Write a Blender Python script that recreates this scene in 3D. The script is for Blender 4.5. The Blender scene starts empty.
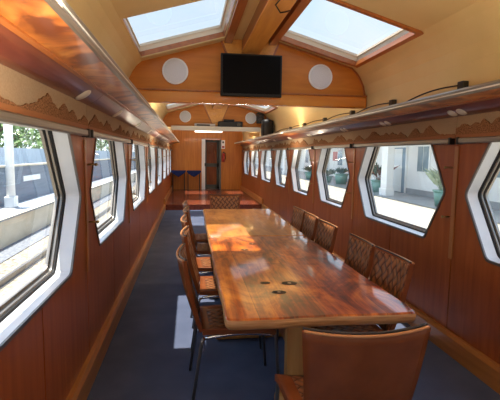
import bpy, bmesh, math, random
from mathutils import Vector, Matrix, noise
random.seed(7)
S = bpy.context.scene
COL = S.collection
PI = math.pi

# ------------------------------------------------------------------ helpers
def tag(o, label=None, cat=None, group=None, kind=None):
    if label: o['label'] = label
    if cat: o['category'] = cat
    if group: o['group'] = group
    if kind: o['kind'] = kind
    return o

def empty(name, loc=(0, 0, 0), rz=0.0):
    o = bpy.data.objects.new(name, None)
    COL.objects.link(o)
    o.location = loc
    o.rotation_euler = (0, 0, rz)
    o.empty_display_size = .1
    return o

class MB:
    """collects geometry for ONE mesh object"""
    def __init__(self):
        self.bm = bmesh.new()
    def face(self, pts, mi=0):
        f = self.bm.faces.new([self.bm.verts.new(p) for p in pts])
        f.material_index = mi
        return f
    def box(self, x0, x1, y0, y1, z0, z1, bev=0.0, mi=0, M=None):
        b = bmesh.new()
        bmesh.ops.create_cube(b, size=1)
        for v in b.verts:
            v.co = Vector(((x0 + x1) / 2 + v.co.x * (x1 - x0), (y0 + y1) / 2 + v.co.y * (y1 - y0), (z0 + z1) / 2 + v.co.z * (z1 - z0)))
        if bev > 0:
            bmesh.ops.bevel(b, geom=b.edges[:], offset=bev, segments=2, affect='EDGES', profile=.5)
        self._merge(b, mi, M)
        return self
    def _merge(self, b, mi=0, M=None, smooth=False):
        if M is not None:
            bmesh.ops.transform(b, matrix=M, verts=b.verts[:])
        mp = {}
        for v in b.verts:
            mp[v] = self.bm.verts.new(v.co)
        for f in b.faces:
            try:
                g = self.bm.faces.new([mp[v] for v in f.verts])
                g.material_index = mi
                g.smooth = smooth or f.smooth
            except ValueError:
                pass
        b.free()
    def cyl(self, c, r, h, axis='z', seg=24, r2=None, mi=0, bev=0.0):
        b = bmesh.new()
        bmesh.ops.create_cone(b, cap_ends=True, segments=seg, radius1=r, radius2=r if r2 is None else r2, depth=h)
        if bev:
            es = [e for e in b.edges if len(e.link_faces) == 2 and any(len(f.verts) > 4 for f in e.link_faces)]
            bmesh.ops.bevel(b, geom=es, offset=bev, segments=2, affect='EDGES', profile=.5)
        if axis == 'x': bmesh.ops.rotate(b, matrix=Matrix.Rotation(PI / 2, 3, 'Y'), verts=b.verts[:])
        if axis == 'y': bmesh.ops.rotate(b, matrix=Matrix.Rotation(-PI / 2, 3, 'X'), verts=b.verts[:])
        bmesh.ops.translate(b, vec=Vector(c), verts=b.verts[:])
        for f in b.faces: f.smooth = len(f.verts) == 4
        self._merge(b, mi)
        return self
    def ball(self, c, r, sc=(1, 1, 1), seg=16, mi=0):
        b = bmesh.new()
        bmesh.ops.create_uvsphere(b, u_segments=seg, v_segments=max(6, seg // 2), radius=r)
        for v in b.verts: v.co = Vector((v.co.x * sc[0] + c[0], v.co.y * sc[1] + c[1], v.co.z * sc[2] + c[2]))
        for f in b.faces: f.smooth = True
        self._merge(b, mi)
        return self
    def tube(self, pts, r, seg=10, mi=0, closed=False):
        pts = [Vector(p) for p in pts]
        n = len(pts); rings = []
        up = None
        for i, p in enumerate(pts):
            t = (pts[min(i + 1, n - 1)] - pts[max(i - 1, 0)]).normalized()
            if up is None:
                up = Vector((0, 0, 1)) if abs(t.z) < .9 else Vector((1, 0, 0))
            s = t.cross(up).normalized(); up = s.cross(t).normalized()
            rr = r[i] if isinstance(r, (list, tuple)) else r
            rings.append([self.bm.verts.new(p + (s * math.cos(2 * PI * k / seg) + up * math.sin(2 * PI * k / seg)) * rr) for k in range(seg)])
        for a, b in zip(rings, rings[1:]):
            for k in range(seg):
                f = self.bm.faces.new([a[k], b[k], b[(k + 1) % seg], a[(k + 1) % seg]]); f.smooth = True; f.material_index = mi
        for ring, rev in ((rings[0], False), (rings[-1], True)):
            try:
                f = self.bm.faces.new(ring[::-1] if rev else ring); f.material_index = mi
            except ValueError: pass
        return self
    def prism_y(self, prof, y0, y1, mi=0):
        """closed XZ profile extruded along Y"""
        a = [self.bm.verts.new((x, y0, z)) for x, z in prof]
        b = [self.bm.verts.new((x, y1, z)) for x, z in prof]
        n = len(prof)
        for i in range(n):
            self.bm.faces.new([a[i], a[(i + 1) % n], b[(i + 1) % n], b[i]]).material_index = mi
        self.bm.faces.new(a[::-1]).material_index = mi
        self.bm.faces.new(b).material_index = mi
        return self
    def surf(self, fn, nu, nv, th, mi=0):
        """thick sheet: front fn(u,v), back offset along the normal"""
        e = 1e-3; F = []; B = []
        for i in range(nu + 1):
            rf = []; rb = []
            for j in range(nv + 1):
                u, v = i / nu, j / nv
                p = Vector(fn(u, v))
                du = Vector(fn(min(u + e, 1), v)) - Vector(fn(max(u - e, 0), v))
                dv = Vector(fn(u, min(v + e, 1))) - Vector(fn(u, max(v - e, 0)))
                n = du.cross(dv).normalized()
                rf.append(self.bm.verts.new(p)); rb.append(self.bm.verts.new(p - n * th))
            F.append(rf); B.append(rb)
        def q(a, sm=True):
            f = self.bm.faces.new(a); f.smooth = sm; f.material_index = mi
        for i in range(nu):
            for j in range(nv):
                q([F[i][j], F[i + 1][j], F[i + 1][j + 1], F[i][j + 1]])
                q([B[i][j], B[i][j + 1], B[i + 1][j + 1], B[i + 1][j]])
        for i in range(nu):
            q([F[i][0], B[i][0], B[i + 1][0], F[i + 1][0]], False); q([F[i][nv], F[i + 1][nv], B[i + 1][nv], B[i][nv]], False)
        for j in range(nv):
            q([F[0][j], F[0][j + 1], B[0][j + 1], B[0][j]], False); q([F[nu][j], B[nu][j], B[nu][j + 1], F[nu][j + 1]], False)
        return self
    def build(self, name, mat, parent=None, label=None, recalc=True, bevel=0.0):
        if recalc: bmesh.ops.recalc_face_normals(self.bm, faces=self.bm.faces[:])
        me = bpy.data.meshes.new(name)
        self.bm.to_mesh(me); self.bm.free()
        for m in (mat if isinstance(mat, (list, tuple)) else [mat]): me.materials.append(m)
        o = bpy.data.objects.new(name, me)
        COL.objects.link(o)
        if parent is not None: o.parent = parent
        if label: o['label'] = label
        if bevel:
            md = o.modifiers.new('bevel', 'BEVEL'); md.width = bevel; md.segments = 2; md.limit_method = 'ANGLE'
        return o

def copy_tree(o, parent=None):
    c = o.copy()
    COL.objects.link(c)
    if parent is not None: c.parent = parent
    for ch in list(o.children): copy_tree(ch, c)
    return c

# ------------------------------------------------------------------ materials
def new_mat(name):
    m = bpy.data.materials.new(name); m.use_nodes = True
    nt = m.node_tree
    return m, nt, nt.nodes['Principled BSDF']

def ramp(nt, stops):
    r = nt.nodes.new('ShaderNodeValToRGB')
    els = r.color_ramp.elements
    while len(els) < len(stops): els.new(.5)
    for e, (p, c) in zip(els, stops): e.position = p; e.color = (*c, 1)
    return r

def mapping(nt, scale=(1, 1, 1), rot=(0, 0, 0), coord='Object'):
    tc = nt.nodes.new('ShaderNodeTexCoord'); mp = nt.nodes.new('ShaderNodeMapping')
    mp.inputs['Scale'].default_value = scale; mp.inputs['Rotation'].default_value = rot
    nt.links.new(tc.outputs[coord], mp.inputs['Vector'])
    return mp

def bump(nt, bsdf, src, strength=.2, dist=.01):
    b = nt.nodes.new('ShaderNodeBump'); b.inputs['Strength'].default_value = strength; b.inputs['Distance'].default_value = dist
    nt.links.new(src, b.inputs['Height']); nt.links.new(b.outputs['Normal'], bsdf.inputs['Normal'])

def plain(name, col, rough=.5, metal=0.0, spec=.5, coat=0.0, emit=None, es=1.0):
    m, nt, b = new_mat(name)
    b.inputs['Base Color'].default_value = (*col, 1)
    b.inputs['Roughness'].default_value = rough
    b.inputs['Metallic'].default_value = metal
    b.inputs['Specular IOR Level'].default_value = spec
    b.inputs['Coat Weight'].default_value = coat
    b.inputs['Coat Roughness'].default_value = .08
    if emit:
        b.inputs['Emission Color'].default_value = (*emit, 1); b.inputs['Emission Strength'].default_value = es
    return m

def noisy(name, stops, scale=(1, 1, 1), nscale=4.0, detail=6, rough=.5, coat=0.0, bmp=0.0, distortion=0.0, metal=0.0, spec=.5, coat_rough=.08):
    m, nt, b = new_mat(name)
    mp = mapping(nt, scale)
    n = nt.nodes.new('ShaderNodeTexNoise')
    n.inputs['Scale'].default_value = nscale; n.inputs['Detail'].default_value = detail; n.inputs['Distortion'].default_value = distortion
    nt.links.new(mp.outputs['Vector'], n.inputs['Vector'])
    r = ramp(nt, stops)
    nt.links.new(n.outputs['Fac'], r.inputs['Fac']); nt.links.new(r.outputs['Color'], b.inputs['Base Color'])
    b.inputs['Roughness'].default_value = rough; b.inputs['Metallic'].default_value = metal
    b.inputs['Specular IOR Level'].default_value = spec
    b.inputs['Coat Weight'].default_value = coat; b.inputs['Coat Roughness'].default_value = coat_rough
    if bmp: bump(nt, b, n.outputs['Fac'], bmp)
    return m

def c(*v): return tuple(v)
M = {}
M['wall_wood'] = noisy('red_brown_veneer', [(.25, (.24, .058, .012)), (.55, (.33, .088, .019)), (.8, (.40, .12, .028))], (6, 6, .5), 3.0, 7, .42, .06, distortion=.6, spec=.3)
M['end_wood'] = noisy('honey_veneer', [(.25, (.44, .135, .014)), (.55, (.55, .185, .022)), (.8, (.62, .23, .034))], (7, 7, .5), 3.0, 7, .4, .08, distortion=.5, spec=.35)
M['bulk_wood'] = noisy('amber_plywood', [(.25, (.46, .145, .013)), (.55, (.55, .185, .020)), (.8, (.61, .225, .030))], (1.2, 1.2, 7), 2.0, 6, .42, .08, distortion=.5, spec=.35)
M['beam_wood'] = noisy('light_oak', [(.2, (.58, .23, .035)), (.55, (.70, .31, .055)), (.85, (.78, .39, .08))], (8, .7, 8), 3.0, 6, .35, .4, distortion=.4)
M['fascia'] = noisy('glossy_amber_board', [(.25, (.48, .15, .015)), (.55, (.58, .20, .024)), (.8, (.66, .26, .04))], (.8, 7, 7), 2.0, 6, .14, .6)
M['trim_wood'] = noisy('dark_trim_wood', [(.25, (.27, .075, .014)), (.6, (.38, .115, .022)), (.85, (.45, .15, .032))], (9, .8, 9), 3.0, 6, .38, .3)
M['base_wood'] = noisy('baseboard_wood', [(.25, (.34, .13, .03)), (.6, (.46, .19, .045)), (.85, (.55, .25, .07))], (9, .7, 9), 3.0, 6, .35, .3)
M['batten_wood'] = noisy('batten_wood', [(.25, (.32, .13, .035)), (.8, (.44, .19, .06))], (9, 9, 1), 3.0, 6, .4, .2)
M['gap'] = plain('shadow_gap', (.03, .012, .006), .8)
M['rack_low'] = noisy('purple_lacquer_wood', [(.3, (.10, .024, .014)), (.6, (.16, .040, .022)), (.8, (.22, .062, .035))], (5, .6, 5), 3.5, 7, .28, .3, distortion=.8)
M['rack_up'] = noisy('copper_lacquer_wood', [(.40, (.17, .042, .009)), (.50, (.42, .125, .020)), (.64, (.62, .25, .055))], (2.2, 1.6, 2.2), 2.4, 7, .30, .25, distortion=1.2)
M['alu'] = noisy('brushed_aluminium', [(.3, (.25, .22, .18)), (.7, (.36, .33, .28))], (20, .5, 20), 4, 4, .36, 0, metal=.75)
M['rail_highlight'] = plain('painted_rail_highlight', (.75, .74, .70), .3, .3)  # pale colour painting the highlight on the rack rails
M['alu_dark'] = plain('dull_aluminium', (.30, .27, .24), .42, .8)
M['reveal'] = noisy('white_enamel', [(.3, (.70, .72, .74)), (.7, (.76, .78, .80))], (3, 3, 3), 3, 4, .32, 0)
M['rubber'] = plain('black_rubber', (.015, .015, .017), .6)
M['edge_trim'] = plain('grey_edge_trim', (.16, .14, .13), .4, .6)
M['cream'] = noisy('cream_vinyl', [(.25, (.60, .45, .20)), (.55, (.68, .52, .245)), (.8, (.73, .58, .29))], (1, 1, 1), 1.4, 6, .55, 0, bmp=.04)
M['pelmet'] = noisy('beige_fabric', [(.3, (.34, .235, .14)), (.7, (.42, .30, .19))], (40, 40, 40), 4, 3, .9, 0, spec=.1)
M['relief'] = noisy('brown_pile_fabric', [(.36, (.11, .045, .018)), (.64, (.40, .20, .095))], (45, 45, 45), 3, 3, .95, 0, bmp=.6, spec=.1)
M['relief_base'] = plain('rust_band', (.30, .115, .035), .7)
M['lamp_white'] = plain('ivory_plastic', (.66, .58, .45), .4)
M['white'] = plain('white_plastic', (.80, .80, .79), .4)
M['speaker_grille'] = noisy('speaker_grille', [(.35, (.56, .56, .57)), (.65, (.74, .74, .75))], (90, 90, 90), 3, 2, .6)
M['black'] = plain('black_plastic', (.009, .009, .010), .4, spec=.3)
M['screen'] = plain('screen_glass', (.003, .003, .004), .3, spec=.06)
M['dark_metal'] = plain('dark_steel', (.06, .055, .05), .35, .8)
M['chrome'] = plain('chromed_steel', (.55, .56, .58), .16, 1.0)
M['steel'] = plain('grey_steel', (.20, .19, .185), .3, .7)
M['brass'] = plain('old_brass', (.38, .27, .12), .35, .9)
M['leather'] = noisy('tan_leather', [(.3, (.15, .038, .010)), (.7, (.22, .062, .017))], (1, 1, 1), 9, 5, .46, 0, bmp=.03, spec=.22)
M['piping'] = plain('black_piping', (.02, .017, .018), .35)
M['edge_leather'] = noisy('orange_leather_edge', [(.3, (.42, .17, .05)), (.7, (.55, .25, .09))], (1, 1, 1), 9, 3, .4)
M['navy_cloth'] = plain('navy_cloth', (.016, .024, .09), .85, spec=.1)
M['green_metal'] = plain('dark_grey_green', (.10, .105, .09), .45)
M['silver'] = plain('silver_casing', (.30, .28, .27), .35, .5)
M['red'] = plain('red_enamel', (.42, .03, .02), .35)
M['platform'] = noisy('red_boards', [(.3, (.12, .026, .012)), (.6, (.18, .042, .020)), (.85, (.23, .06, .03))], (6, .6, 6), 3, 6, .26, .2)

# carpet
m, nt, b = new_mat('navy_carpet')
mp = mapping(nt, (1, 1, 1))
n1 = nt.nodes.new('ShaderNodeTexNoise'); n1.inputs['Scale'].default_value = 260; n1.inputs['Detail'].default_value = 2
n2 = nt.nodes.new('ShaderNodeTexNoise'); n2.inputs['Scale'].default_value = 3.5; n2.inputs['Detail'].default_value = 6
mx = nt.nodes.new('ShaderNodeMath'); mx.operation = 'MULTIPLY_ADD'; mx.inputs[1].default_value = .5
sc_ = nt.nodes.new('ShaderNodeMath'); sc_.operation = 'MULTIPLY'; sc_.inputs[1].default_value = .5
for n in (n1, n2): nt.links.new(mp.outputs['Vector'], n.inputs['Vector'])
nt.links.new(n1.outputs['Fac'], mx.inputs[0]); nt.links.new(n2.outputs['Fac'], sc_.inputs[0]); nt.links.new(sc_.outputs[0], mx.inputs[2])
r = ramp(nt, [(.3, (.060, .078, .135)), (.55, (.092, .114, .185)), (.75, (.14, .165, .25))])
nt.links.new(mx.outputs[0], r.inputs['Fac']); nt.links.new(r.outputs['Color'], b.inputs['Base Color'])
b.inputs['Roughness'].default_value = .95; b.inputs['Specular IOR Level'].default_value = .1
bump(nt, b, n1.outputs['Fac'], .3, .004)
M['carpet'] = m

# table slab: mottled planks under thick varnish
def table_mat(name, stops, plank=.31):
    m, nt, b = new_mat(name)
    mp = mapping(nt, (1.8, .8, 1))
    n1 = nt.nodes.new('ShaderNodeTexNoise'); n1.inputs['Scale'].default_value = 2.6; n1.inputs['Detail'].default_value = 8; n1.inputs['Roughness'].default_value = .66; n1.inputs['Distortion'].default_value = 1.1
    nt.links.new(mp.outputs['Vector'], n1.inputs['Vector'])
    mp2 = mapping(nt, (22, 1.2, 1))
    n2 = nt.nodes.new('ShaderNodeTexNoise'); n2.inputs['Scale'].default_value = 2.0; n2.inputs['Detail'].default_value = 6; n2.inputs['Distortion'].default_value = .8
    nt.links.new(mp2.outputs['Vector'], n2.inputs['Vector'])
    mp3 = mapping(nt, (1, 1, 1), (0, 0, PI / 2))
    br = nt.nodes.new('ShaderNodeTexBrick'); br.inputs['Scale'].default_value = 1.0
    br.inputs['Brick Width'].default_value = 6.0; br.inputs['Row Height'].default_value = plank; br.inputs['Mortar Size'].default_value = .002
    br.inputs['Color1'].default_value = (.30, .30, .30, 1); br.inputs['Color2'].default_value = (.70, .70, .70, 1); br.inputs['Mortar'].default_value = (.05, .05, .05, 1)
    nt.links.new(mp3.outputs['Vector'], br.inputs['Vector'])
    a = nt.nodes.new('ShaderNodeMath'); a.operation = 'MULTIPLY_ADD'; a.inputs[1].default_value = .62
    a2 = nt.nodes.new('ShaderNodeMath'); a2.operation = 'MULTIPLY'; a2.inputs[1].default_value = .22
    a3 = nt.nodes.new('ShaderNodeMath'); a3.operation = 'MULTIPLY_ADD'; a3.inputs[1].default_value = .18
    nt.links.new(n1.outputs['Fac'], a.inputs[0]); nt.links.new(n2.outputs['Fac'], a2.inputs[0]); nt.links.new(a2.outputs[0], a.inputs[2])
    nt.links.new(br.outputs['Color'], a3.inputs[0]); nt.links.new(a.outputs[0], a3.inputs[2])
    r = ramp(nt, stops)
    nt.links.new(a3.outputs[0], r.inputs['Fac']); nt.links.new(r.outputs['Color'], b.inputs['Base Color'])
    b.inputs['Roughness'].default_value = .34; b.inputs['Specular IOR Level'].default_value = .22; b.inputs['Coat Weight'].default_value = .6; b.inputs['Coat Roughness'].default_value = .05
    n4 = nt.nodes.new('ShaderNodeTexNoise'); n4.inputs['Scale'].default_value = 14; n4.inputs['Detail'].default_value = 4
    nt.links.new(mp.outputs['Vector'], n4.inputs['Vector'])
    bump(nt, b, n4.outputs['Fac'], .10, .01)
    return m
M['table_a'] = table_mat('red_varnished_slab', [(.40, (.07, .012, .004)), (.475, (.25, .045, .007)), (.53, (.46, .11, .012)), (.62, (.66, .23, .030))])
M['table_b'] = table_mat('amber_varnished_slab', [(.36, (.22, .065, .012)), (.47, (.42, .15, .026)), (.56, (.56, .235, .042)), (.68, (.66, .33, .075))], .47)
M['table_edge'] = noisy('raw_wood_edge', [(.3, (.26, .11, .032)), (.5, (.45, .22, .075)), (.75, (.62, .38, .17))], (2, 2, 34), 3, 6, .45, .1, bmp=.2)
M['post_wood'] = noisy('yellow_pine_post', [(.25, (.48, .20, .045)), (.6, (.60, .28, .07)), (.85, (.68, .36, .11))], (9, 9, .8), 3, 6, .4, .1)
M['burn'] = noisy('dark_knot', [(.3, (.006, .004, .003)), (.7, (.03, .012, .006))], (30, 30, 30), 3, 4, .5, 0, spec=.2)
M['knot_core'] = plain('pale_knot_core', (.30, .22, .15), .3)

# woven leather straps (diamond basket weave)
m, nt, b = new_mat('woven_leather')
tc = nt.nodes.new('ShaderNodeTexCoord'); sp = nt.nodes.new('ShaderNodeSeparateXYZ'); nt.links.new(tc.outputs['Object'], sp.inputs['Vector'])
def math_(op, a, b_=None):
    n = nt.nodes.new('ShaderNodeMath'); n.operation = op
    for i, v in enumerate((a, b_)):
        if v is None: continue
        if isinstance(v, (int, float)): n.inputs[i].default_value = v
        else: nt.links.new(v, n.inputs[i])
    return n.outputs[0]
q = math_('SUBTRACT', sp.outputs['Z'], math_('MULTIPLY', sp.outputs['Y'], -1.0))
u_ = math_('MULTIPLY', math_('ADD', sp.outputs['X'], q), 15.0)
v_ = math_('MULTIPLY', math_('SUBTRACT', sp.outputs['X'], q), 15.0)
su = math_('ABSOLUTE', math_('SINE', math_('MULTIPLY', u_, PI))); sv = math_('ABSOLUTE', math_('SINE', math_('MULTIPLY', v_, PI)))
ck = math_('MODULO', math_('ADD', math_('FLOOR', u_), math_('FLOOR', v_)), 2.0)
ck = math_('ABSOLUTE', ck)
hgt = math_('ADD', math_('MULTIPLY', su, ck), math_('MULTIPLY', sv, math_('SUBTRACT', 1.0, ck)))
r = ramp(nt, [(.0, (.022, .007, .004)), (.45, (.13, .042, .016)), (1.0, (.27, .105, .038))])
nt.links.new(hgt, r.inputs['Fac']); nt.links.new(r.outputs['Color'], b.inputs['Base Color'])
b.inputs['Roughness'].default_value = .42
b.inputs['Specular IOR Level'].default_value = .25
bump(nt, b, hgt, .7, .006)
M['weave'] = m

# thin window glass: straight-through transmission with Fresnel reflection
def glass(name, tint, refl=1.0):
    m = bpy.data.materials.new(name); m.use_nodes = True
    nt = m.node_tree; nt.nodes.clear()
    out = nt.nodes.new('ShaderNodeOutputMaterial'); mix = nt.nodes.new('ShaderNodeMixShader')
    tr = nt.nodes.new('ShaderNodeBsdfTransparent'); gl = nt.nodes.new('ShaderNodeBsdfGlossy'); fr = nt.nodes.new('ShaderNodeLayerWeight')
    tr.inputs['Color'].default_value = (*tint, 1); gl.inputs['Roughness'].default_value = .02; fr.inputs['Blend'].default_value = .5
    pw = nt.nodes.new('ShaderNodeMath'); pw.operation = 'POWER'; pw.inputs[1].default_value = 5.0
    mu = nt.nodes.new('ShaderNodeMath'); mu.operation = 'MULTIPLY_ADD'; mu.inputs[1].default_value = .9 * refl; mu.inputs[2].default_value = .06 * refl
    nt.links.new(fr.outputs['Facing'], pw.inputs[0]); nt.links.new(pw.outputs[0], mu.inputs[0]); nt.links.new(mu.outputs[0], mix.inputs['Fac'])
    nt.links.new(tr.outputs[0], mix.inputs[1]); nt.links.new(gl.outputs[0], mix.inputs[2]); nt.links.new(mix.outputs[0], out.inputs['Surface'])
    return m
M['glass'] = glass('window_glass', (.90, .93, .94))
M['sky_glass'] = glass('dusty_skylight_glass', (.47, .46, .44), .6)

# outdoors
M['ballast'] = noisy('ballast_stone', [(.3, (.10, .085, .062)), (.5, (.24, .205, .155)), (.7, (.36, .32, .255))], (1, 1, 1), 14, 3, .95, 0, bmp=.8)
M['dark_gravel'] = noisy('dark_gravel', [(.3, (.08, .085, .10)), (.7, (.20, .21, .235))], (1, 1, 1), 12, 3, .95, 0, bmp=.6)
M['concrete'] = noisy('pale_concrete', [(.3, (.20, .183, .15)), (.7, (.245, .225, .185))], (1, 1, 1), 1.2, 6, .85)
M['shade_floor'] = noisy('grey_paving', [(.3, (.24, .25, .26)), (.7, (.34, .35, .36))], (1, 1, 1), 1.5, 5, .3)
M['cream_paint'] = noisy('cream_platform_face', [(.3, (.50, .44, .33)), (.7, (.62, .56, .44))], (1, .4, 1), 3, 5, .8)
M['blue_grey'] = noisy('blue_grey_boards', [(.3, (.11, .14, .18)), (.7, (.17, .205, .26))], (1, .3, 5), 2, 5, .7)
M['platform_top'] = noisy('platform_top', [(.3, (.20, .225, .255)), (.7, (.27, .295, .33))], (1, 1, 1), 2, 5, .7)
M['white_wall'] = noisy('white_render', [(.3, (.76, .76, .74)), (.7, (.85, .85, .83))], (1, 1, 1), 1, 4, .7)
M['fence_white'] = noisy('pale_paling', [(.3, (.44, .50, .58)), (.7, (.58, .64, .70))], (1, 6, 1), 3, 3, .8)
M['rail_steel'] = plain('rail_steel', (.22, .20, .19), .35, .7)
M['leaf'] = noisy('leaf_green', [(.3, (.05, .10, .025)), (.7, (.16, .26, .075))], (1, 1, 1), 1.5, 3, .6)
M['leaf2'] = noisy('leaf_grey_green', [(.3, (.055, .10, .075)), (.7, (.16, .23, .17))], (1, 1, 1), 6, 3, .6)
M['leaf_red'] = noisy('leaf_red', [(.3, (.16, .05, .05)), (.7, (.34, .15, .12))], (1, 1, 1), 6, 3, .6)
M['leaf_pale'] = noisy('leaf_pale', [(.3, (.28, .34, .20)), (.7, (.52, .58, .42))], (1, 1, 1), 6, 3, .6)
M['bark'] = noisy('bark', [(.3, (.07, .05, .035)), (.7, (.15, .11, .08))], (4, 4, 1), 4, 4, .9)
M['pot_green'] = plain('green_glazed_pot', (.15, .30, .25), .35)
M['door_blue'] = plain('blue_grey_door', (.16, .24, .31), .4)
M['dark_glass'] = plain('building_window_glass', (.20, .27, .31), .1)

# ------------------------------------------------------------------ dimensions
XW = 1.333                     # inner wall faces at +-XW
YB, YF = -2.4, 16.6            # back and far end walls
Z_TR, Z_PL = 1.64, 1.80        # top of curtain track, top of pelmet
GL = [-2.33, -.55, 1.15, 2.92, 4.94, 7.02, 9.02, 11.1, 13.1, 15.0, 16.5]
GR = [-2.33, -.50, 1.27, 3.04, 5.10, 6.81, 8.57, 10.27, 12.32, 14.29, 16.1]
ZB, ZTIP, ZT = .81, 1.23, 1.66

def hexa(y0, y1, inset, r=.06, seg=4):
    """rounded hexagonal window outline in (y,z), offset inward by inset"""
    dx = .27
    P = [(y0, ZTIP), (y0 + dx, ZB), (y1 - dx, ZB), (y1, ZTIP), (y1 - dx, ZT), (y0 + dx, ZT)]
    n = 6; L = []
    for i in range(n):
        a = Vector(P[i]); b_ = Vector(P[(i + 1) % n]); d = (b_ - a).normalized(); nn = Vector((-d.y, d.x))
        L.append((a + nn * inset, d))
    Q = []
    for i in range(n):
        p, d = L[i - 1]; q_, e = L[i]
        t = ((q_ - p).x * e.y - (q_ - p).y * e.x) / (d.x * e.y - d.y * e.x)
        Q.append(p + d * t)
    rr = max(.02, r - inset * .3); out = []
    for i in range(n):
        a, p, b_ = Q[i - 1], Q[i], Q[(i + 1) % n]
        d1 = (a - p).normalized(); d2 = (b_ - p).normalized(); ang = d1.angle(d2)
        t = min(rr / math.tan(ang / 2), .1)
        s, e = p + d1 * t, p + d2 * t
        for k in range(seg + 1):
            w = k / seg
            out.append(((1 - w) ** 2 * s + 2 * w * (1 - w) * p + w * w * e))
    return [(v.x, v.y) for v in out]

def ring(mb, A, xa, B, xb, mi=0, smooth=False):
    va = [mb.bm.verts.new((xa, y, z)) for y, z in A]; vb = [mb.bm.verts.new((xb, y, z)) for y, z in B]
    n = len(A)
    for i in range(n):
        f = mb.bm.faces.new([va[i], va[(i + 1) % n], vb[(i + 1) % n], vb[i]]); f.material_index = mi; f.smooth = smooth

# ------------------------------------------------------------------ side walls
win_no = [0]
def side_wall(side, G, name):
    s = -1 if side == 'left' else 1
    X = s * XW
    mb = MB()
    bays = [(G[i], G[i + 1]) for i in range(len(G) - 1)]
    zt = 1.99
    for (g0, g1) in bays:
        y0, y1 = g0 + .13, g1 - .13; mid = (y0 + y1) / 2
        H = hexa(y0, y1, 0)
        for layer, (xx, gap) in enumerate(((X, .0065), (X + s * .010, 0))):
            for half in (0, 1):
                ys = [p for p in H]
                # split the outline at mid
                if half == 0:
                    part = [p for p in H if p[0] < mid]
                    ga, gb = g0 + gap, mid - gap
                    low = [p for p in part]
                else:
                    part = [p for p in H if p[0] > mid]
                    ga, gb = mid + gap, g1 - gap
                # order the half outline from bottom to top
                if half == 0:
                    part = sorted(range(len(H)), key=lambda i: i)
                    pts = [H[i] for i in range(len(H)) if H[i][0] < mid]
                    # H runs tip(y0) -> bottom -> right -> top -> back; split into bottom and top runs
                    idx = [i for i in range(len(H)) if H[i][0] < mid]
                    # rotate so the run is contiguous
                    k = next(j for j in range(len(H)) if H[j][0] < mid and H[j - 1][0] >= mid)
                    run = []
                    j = k
                    while H[j % len(H)][0] < mid: run.append(H[j % len(H)]); j += 1
                    run = run[::-1]               # bottom ... tip ... top
                    poly = [(gb, 0)] + [(gb, run[0][1])] + run + [(gb, run[-1][1]), (gb, zt), (ga, zt), (ga, 0)]
                else:
                    k = next(j for j in range(len(H)) if H[j][0] > mid and H[j - 1][0] <= mid)
                    run = []
                    j = k
                    while H[j % len(H)][0] > mid: run.append(H[j % len(H)]); j += 1
                    poly = [(ga, 0), (ga, run[0][1])] + run + [(ga, run[-1][1]), (ga, zt), (gb, zt), (gb, 0)]
                f = mb.face([(xx, y, z) for y, z in poly], layer)
                if layer == 0:
                    r_ = bmesh.ops.extrude_face_region(mb.bm, geom=[f])
                    for v in r_['geom']:
                        if isinstance(v, bmesh.types.BMVert): v.co.x += s * .009
    for ya, yb in ((YB - .1, G[0]), (G[-1], YF + .1)):
        if yb > ya: mb.box(min(X, X + s * .02), max(X, X + s * .02), ya, yb, 0, zt)
    ow = mb.build(name, [M['wall_wood'], M['gap']], recalc=True)
    tag(ow, 'red-brown veneered %s side wall of the carriage' % side, 'wall', kind='structure')
    # outer skin with the same holes, so that daylight only enters through the windows
    # windows
    for (g0, g1) in bays:
        win_no[0] += 1
        y0, y1 = g0 + .13, g1 - .13
        w = empty('window_%d' % win_no[0], (X, (y0 + y1) / 2, ZTIP))
        tag(w, 'hexagonal carriage window in a deep white frame, %s side' % side, 'window', kind='structure')
        off = Vector(w.location)
        def loc(mb_):
            bmesh.ops.translate(mb_.bm, vec=-off, verts=mb_.bm.verts[:])
            return mb_
        H0, H0b, H1, H2, H3, H4 = (hexa(y0, y1, t) for t in (-.014, .004, .008, .018, .028, .042))
        a = MB()      # dark edge trim on the wall face
        ring(a, H0, X + s * .003, H0, X - s * .007); ring(a, H0, X - s * .007, H0b, X - s * .007); ring(a, H0b, X - s * .007, H0b, X + s * .01)
        loc(a).build('edge_trim', M['edge_trim'], w, recalc=False)
        a = MB()
        ring(a, H0b, X + s * .004, H1, X + s * .080); ring(a, H0, X + s * .03, H0b, X + s * .03)
        loc(a).build('frame', M['reveal'], w, recalc=False)
        a = MB()
        ring(a, H1, X + s * .080, H1, X + s * .084); ring(a, H1, X + s * .084, H2, X + s * .087); ring(a, H2, X + s * .087, H2, X + s * .098)
        loc(a).build('gasket', M['rubber'], w, recalc=False)
        a = MB()
        ring(a, H2, X + s * .095, H3, X + s * .097); ring(a, H3, X + s * .097, H3, X + s * .108)
        ring(a, H3, X + s * .116, H4, X + s * .118); ring(a, H4, X + s * .118, H4, X + s * .135)
        loc(a).build('sash', M['alu_dark'], w, recalc=False)
        a = MB()
        ring(a, H3, X + s * .107, H3, X + s * .116)
        ring(a, H4, X + s * .135, hexa(y0, y1, -.06), X + s * .14)
        loc(a).build('seal', M['rubber'], w, recalc=False)
        a = MB(); a.face([(X + s * .125, y, z) for y, z in H4])
        loc(a).build('glass_pane', M['glass'], w, recalc=False)
    # baseboard
    b_ = MB()
    b_.prism_y([(X, 0), (X - s * .045, 0), (X - s * .045, .135), (X - s * .03, .16), (X, .16)], YB, 11.6)
    b_.prism_y([(X, .15), (X - s * .045, .15), (X - s * .045, .275), (X - s * .03, .30), (X, .30)], 11.6, YF)
    tag(b_.build('baseboard_' + side, M['base_wood']), 'honey-coloured wooden baseboard along the %s wall' % side, 'baseboard', kind='structure')
    return bays

baysL = side_wall('left', GL, 'wall_left')
baysR = side_wall('right', GR, 'wall_right')

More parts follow.
